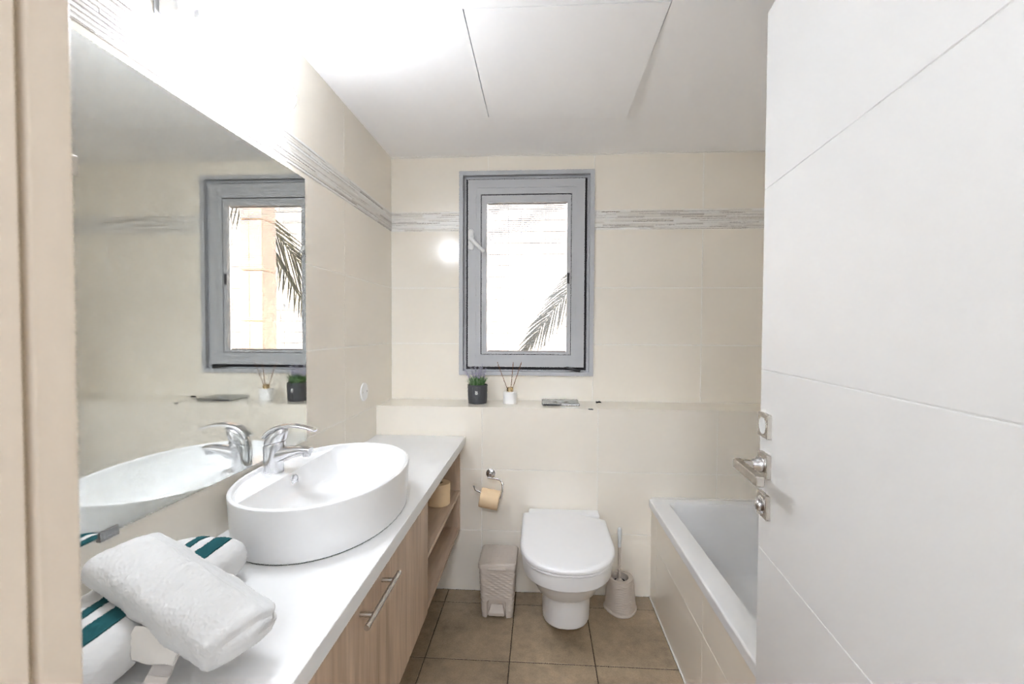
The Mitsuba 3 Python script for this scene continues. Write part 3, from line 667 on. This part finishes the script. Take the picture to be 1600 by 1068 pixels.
part(br, 'collar', lathe([(.016, .134), (.017, .138), (.012, .143), (.0065, .147)], (kx - .006, ky, 0), 24), 'm_bin', 40)
part(br, 'stem', lathe([(.0055, .13), (.0055, .186), (.008, .188), (.008, .193), (.0055, .195), (.0055, .208), (.008, .210), (.008, .215), (.006, .217), (.0066, .225), (.0075, .330)], (kx - .007, ky + .001, 0), 20), 'm_bin', 40)
part(br, 'grip', lathe([(.0078, .30), (.0085, .33), (.0100, .375), (.0095, .387), (.006, .394), (.001, .396)], (kx - .007, ky + .001, 0), 20), 'm_dot', 40, label='pale translucent grip')

# ------------------------------------------------------------------ paper holder and rolls
ph = thing('paper_holder', 'chrome toilet paper holder on the lower back wall', 'paper holder')
part(ph, 'rosette', lathe([(.024, 0), (.024, -.004), (.022, -.006), (.013, -.010), (.011, -.035), (.009, -.037)], (.596, D, .608), 32, 'y'), 'm_chrome', 40)
yA = D - .040
part(ph, 'arm', tube(np.vstack([bez([(.585, yA, .597), (.610, yA, .596), (.628, yA - .002, .594)], 6), bez([(.636, yA - .003, .592), (.668, yA - .01, .586), (.664, yA - .02, .560), (.657, yA - .025, .520)], 12), bez([(.655, yA - .026, .512), (.651, yA - .027, .500), (.640, yA - .027, .503)], 6)[1:], bez([(.632, yA - .027, .506), (.56, yA - .027, .532), (.535, yA - .027, .540)], 10), bez([(.530, yA - .027, .543), (.522, yA - .027, .548), (.518, yA - .027, .566)], 8)[1:]]), .0042, 12), 'm_chrome', 40)
def paper_roll(c, axis, r, h, ri=.020, n=48):
    axis = np.asarray(axis, float); axis /= np.linalg.norm(axis)
    m = loft([np.stack([q * np.cos(np.arange(n) * 2 * np.pi / n), q * np.sin(np.arange(n) * 2 * np.pi / n), np.full(n, z)], 1) for q, z in ((ri, -h / 2), (r - .002, -h / 2), (r, -h / 2 + .002), (r, h / 2 - .002), (r - .002, h / 2), (ri, h / 2), (ri, -h / 2))], (False, False))
    m.merge_vertices()
    if m.volume < 0: m.invert()
    core = loft([np.stack([q * np.cos(np.arange(n) * 2 * np.pi / n), q * np.sin(np.arange(n) * 2 * np.pi / n), np.full(n, z)], 1) for q, z in ((ri - .0015, -h / 2), (ri - .0001, -h / 2), (ri - .0001, h / 2), (ri - .0015, h / 2), (ri - .0015, -h / 2))], (False, False))
    M = trimesh.geometry.align_vectors([0, 0, 1], axis); M[:3, 3] = c
    return xf(m, M), xf(core, M)
pr1 = thing('paper_roll', 'beige toilet paper roll hanging on the chrome holder', 'toilet paper')
a, b = paper_roll((.597, yA - .027, .5155 - .014), (.097, 0, -.017), .047, .094)
part(pr1, 'paper', a, 'm_paper', 40); part(pr1, 'core', b, 'm_card', 40)
pr2 = thing('paper_roll', 'beige toilet paper roll standing on the open wooden shelf', 'toilet paper')
a, b = paper_roll((.372, 2.10, .5235 + .050), (0, 0, 1), .053, .100)
part(pr2, 'paper', a, 'm_paper', 40); part(pr2, 'core', b, 'm_card', 40)

# ------------------------------------------------------------------ lavender pot
lv_ = thing('potted_lavender', 'small lavender plant in a dark grey pot with a shield emblem', 'potted plant')
px_, py_ = .508, 2.437
pot = [(.047, 0), (.0495, .003), (.0515, .02), (.0535, .09), (.0545, .098), (.0535, .1005), (.050, .100), (.049, .088), (.001, .086)]
part(lv_, 'pot', lathe([(r, L + .0005 + z) for r, z in pot], (px_, py_, 0), 56), 'm_pot', 35)
def wrap(mesh, r, zc):
    """lay a flat relief (x, y up, z out) on the front of the pot"""
    v = mesh.vertices.copy(); a_ = v[:, 0] / r
    rr = r + v[:, 2]
    mesh = mesh.copy(); mesh.vertices = np.stack([px_ + rr * np.sin(a_), py_ - rr * np.cos(a_), zc + v[:, 1]], 1); return mesh
shield = Polygon([(-.021, .034), (.021, .034), (.021, -.006), (0, -.030), (-.021, -.006)])
sl = shield.difference(shield.buffer(-.0014))
sm_ = trimesh.creation.extrude_polygon(sl, .0018, engine='earcut'); sm_ = sm_.subdivide().subdivide()
part(lv_, 'shield', wrap(sm_, .0526, L + .056), 'm_pot_line', label='raised shield outline on the pot')
tx = meshkit.text_mesh('B', .017, .0012, bold=True); tx.apply_translation((-.0065, -.003, .0004)); 
part(lv_, 'letter', wrap(tx.subdivide(), .0528, L + .056), 'm_print', label='small white letter on the shield')
part(lv_, 'soil', lathe([(.0485, L + .0875), (.047, L + .091), (.02, L + .093), (.001, L + .094)], (px_, py_, 0), 32), 'm_soil', 40)
def blade(base, d, ln, w, bend, n=5):
    d = np.array([math.cos(d), math.sin(d), 0]); sd = np.array([-d[1], d[0], 0]); V, F = [], []
    for i in range(n):
        t = i / (n - 1); p = np.array(base) + d * ln * (t * math.sin(bend) + .25 * t * t) + np.array([0, 0, 1]) * ln * (t * math.cos(bend) - .12 * t * t)
        ww = w * math.sin(math.pi * (.18 + .80 * t)); V += [p - sd * ww, p + sd * ww]
        if i: a_ = 2 * i - 2; F += [[a_, a_ + 1, a_ + 3], [a_, a_ + 3, a_ + 2]]
    return trimesh.Trimesh(V, F, process=False)
r2 = random.Random(5)
lf = []
for i in range(240):
    a_ = r2.uniform(0, 6.283); q_ = r2.uniform(0, .036)
    lf.append((blade((px_ + q_ * math.cos(a_), py_ + q_ * math.sin(a_), L + .088), a_ + r2.uniform(-.8, .8), r2.uniform(.035, .072), r2.uniform(.0022, .0042), r2.uniform(.05, .65) * (q_ / .036 * .8 + .3)),
               r2.choice([(.10, .22, .075), (.13, .26, .10), (.24, .38, .20)])))
coloured(lv_, 'foliage', lf, 'm_foliage')
for i, (dx, dy, hh, lean) in enumerate([(-.040, -.01, .125, -.55), (-.022, .01, .135, -.30), (-.006, -.012, .148, -.10), (.008, .012, .140, .05), (.020, -.008, .155, .16), (.030, .012, .128, .30), (-.014, .0, .120, .1), (.014, -.014, .118, -.1)]):
    base = np.array([px_ + dx * .5, py_ + dy, L + .09]); tip = np.array([px_ + dx + lean * .05, py_ + dy - .005, L + .088 + hh * .78])
    pts_ = bez([base, (base + tip) / 2 + [0, 0, .01], tip], 8)
    k = part(lv_, 'stalk', tube(pts_, .0009, 5), 'm_leaf', True)
    fl_ = []
    for j in range(16):
        t = .50 + .5 * j / 15; c_ = base + (tip - base) * t; a_ = j * 2.4
        s_ = trimesh.creation.icosphere(1, .0042 - .0014 * (j / 15)); s_.apply_scale((.8, .8, 1.25)); s_.apply_translation(c_ + [.0042 * math.cos(a_), .0042 * math.sin(a_), 0]); fl_.append(s_)
    part(k, 'blossom', cat(*fl_), 'm_lavender', True, kind='stuff')

# ------------------------------------------------------------------ reed diffuser
rd = thing('reed_diffuser', 'white reed diffuser bottle with three brown sticks on the ledge', 'diffuser')
rx, ry = .684, 2.432
part(rd, 'bottle', lathe([(.033, L + .0005), (.036, L + .003), (.036, L + .060), (.0345, L + .0635), (.030, L + .0655), (.016, L + .066)], (rx, ry, 0), 48), 'm_white_gloss', 35)
part(rd, 'collar', lathe([(.0165, L + .0655), (.0172, L + .067), (.0172, L + .086), (.0160, L + .0875), (.010, L + .0872), (.009, L + .0862), (.001, L + .086)], (rx, ry, 0), 32), 'm_brass', 35, label='brass collar')
for dx, zt, b0 in ((-.068, 1.168, -.004), (.018, 1.170, .002), (.062, 1.170, .003)):
    part(rd, 'reed', tube([[rx + b0, ry, L + .05], [rx + dx, ry - .01, zt]], .0016, 8), 'm_reed', True)

# ================================================================== OUTSIDE
struct('ground', cbox(-3, 7, U + .21, 5.2, -.3, -.2), 'm_paving')
OY = 4.55
wo = struct('wall_outside', cbox(-2.2, 6, OY + .004, OY + .2, -.3, 4.4), 'm_mortar', 'sunlit white brick wall across the yard')
bw, bh = .34, .112
r3 = random.Random(3)
for r in range(25):
    for c in range(8):
        x0 = -.20 + bw * c + (bw / 2 if r % 2 else 0); z0 = .3 + bh * r
        e = r3.uniform(0, .005)
        part(wo, 'brick', cbox(x0 + .004, x0 + bw - .004, OY - .004 - e, OY + .01, z0 + .004, z0 + bh - .004, .003), 'm_brick')
pl = thing('stone_pillar', 'warm orange stone pillar outside, seen in the mirror', 'pillar')
for i in range(9):
    part(pl, 'block', cbox(1.335, 1.525, 3.45, 3.64, -.2 + .40 * i, -.2 + .40 * (i + 1) - .004, .008), 'm_pillar')
pt = thing('palm_tree', 'palm with feathery fronds outside the window', 'palm tree')
pc = np.array([2.15, 3.95, 2.95])
rg = []
for i in range(24):
    z = -.2 + (pc[2] + .2) * i / 23; r = .085 + .012 * (i % 2)
    th = np.arange(20) * 2 * np.pi / 20; rg.append(np.stack([pc[0] + .05 * math.sin(z * 2) + r * np.cos(th), pc[1] + r * np.sin(th), np.full(20, z)], 1))
part(pt, 'trunk', loft(rg), 'm_trunk', 40)
r4 = random.Random(12)
def frond(p0, p1, p2, nl, ll, w=.018, dl=(-.80, 0, -.45), dr_=(-.12, 0, -1.0), t0=.15):
    """a feathered frond: rachis p0-p1-p2, leaflets on both sides swept towards dl and dr_, both bending down"""
    sp_ = bez([p0, p1, p2], 48); g = np.gradient(sp_, axis=0); g /= np.linalg.norm(g, axis=1, keepdims=True)
    k = part(pt, 'frond', tube(sp_[::3], np.linspace(.012, .003, len(sp_[::3])), 6), 'm_palm', True)
    V, F = [], []
    for i in range(nl):
        t = t0 + (1 - t0) * i / (nl - 1); j = min(47, int(t * 47)); c_ = sp_[j]; e = g[j]
        for sg, d0 in ((-1, dl), (1, dr_)):
            ln = ll * (1.0 - .62 * t ** 3) * r4.uniform(.8, 1.1)
            d = np.array(d0) * (1 - .5 * t ** 8) + e * .8 * t ** 8 + np.array([r4.uniform(-.08, .08), sg * .22 + r4.uniform(-.2, .2), r4.uniform(-.06, .06)]); d /= np.linalg.norm(d)
            b0 = len(V); wv = np.cross(d, [r4.uniform(-.4, .4), -1, r4.uniform(-.4, .4)]); wv /= np.linalg.norm(wv)
            for q_ in range(5):
                s_ = q_ / 4; pp = c_ + d * ln * s_ - np.array([0, 0, 1]) * ln * .16 * s_ * s_; ww = w * .5 * min(1, .45 + 2 * s_) * (1 - s_) ** .6 + .0008
                V += [pp - wv * ww, pp + wv * ww]
                if q_: a_ = b0 + 2 * q_ - 2; F += [[a_, a_ + 1, a_ + 3], [a_, a_ + 3, a_ + 2]]
    part(k, 'leaflet', trimesh.Trimesh(V, F, process=False), 'm_palm', True, kind='stuff')
frond(pc, (1.25, 3.85, 1.95), (.735, 3.85, 1.20), 46, .44, .017, (-.93, 0, -.50), (-.16, 0, -1.0))
frond(pc, (1.75, 4.0, 2.35), (1.20, 4.05, 1.36), 44, .30, .016, (-.6, .1, -.7), (.35, 0, -.9))
frond(pc, (2.5, 4.1, 3.3), (2.9, 4.2, 2.7), 30, .36, .016, (-.1, .2, -.9), (.7, 0, -.5))
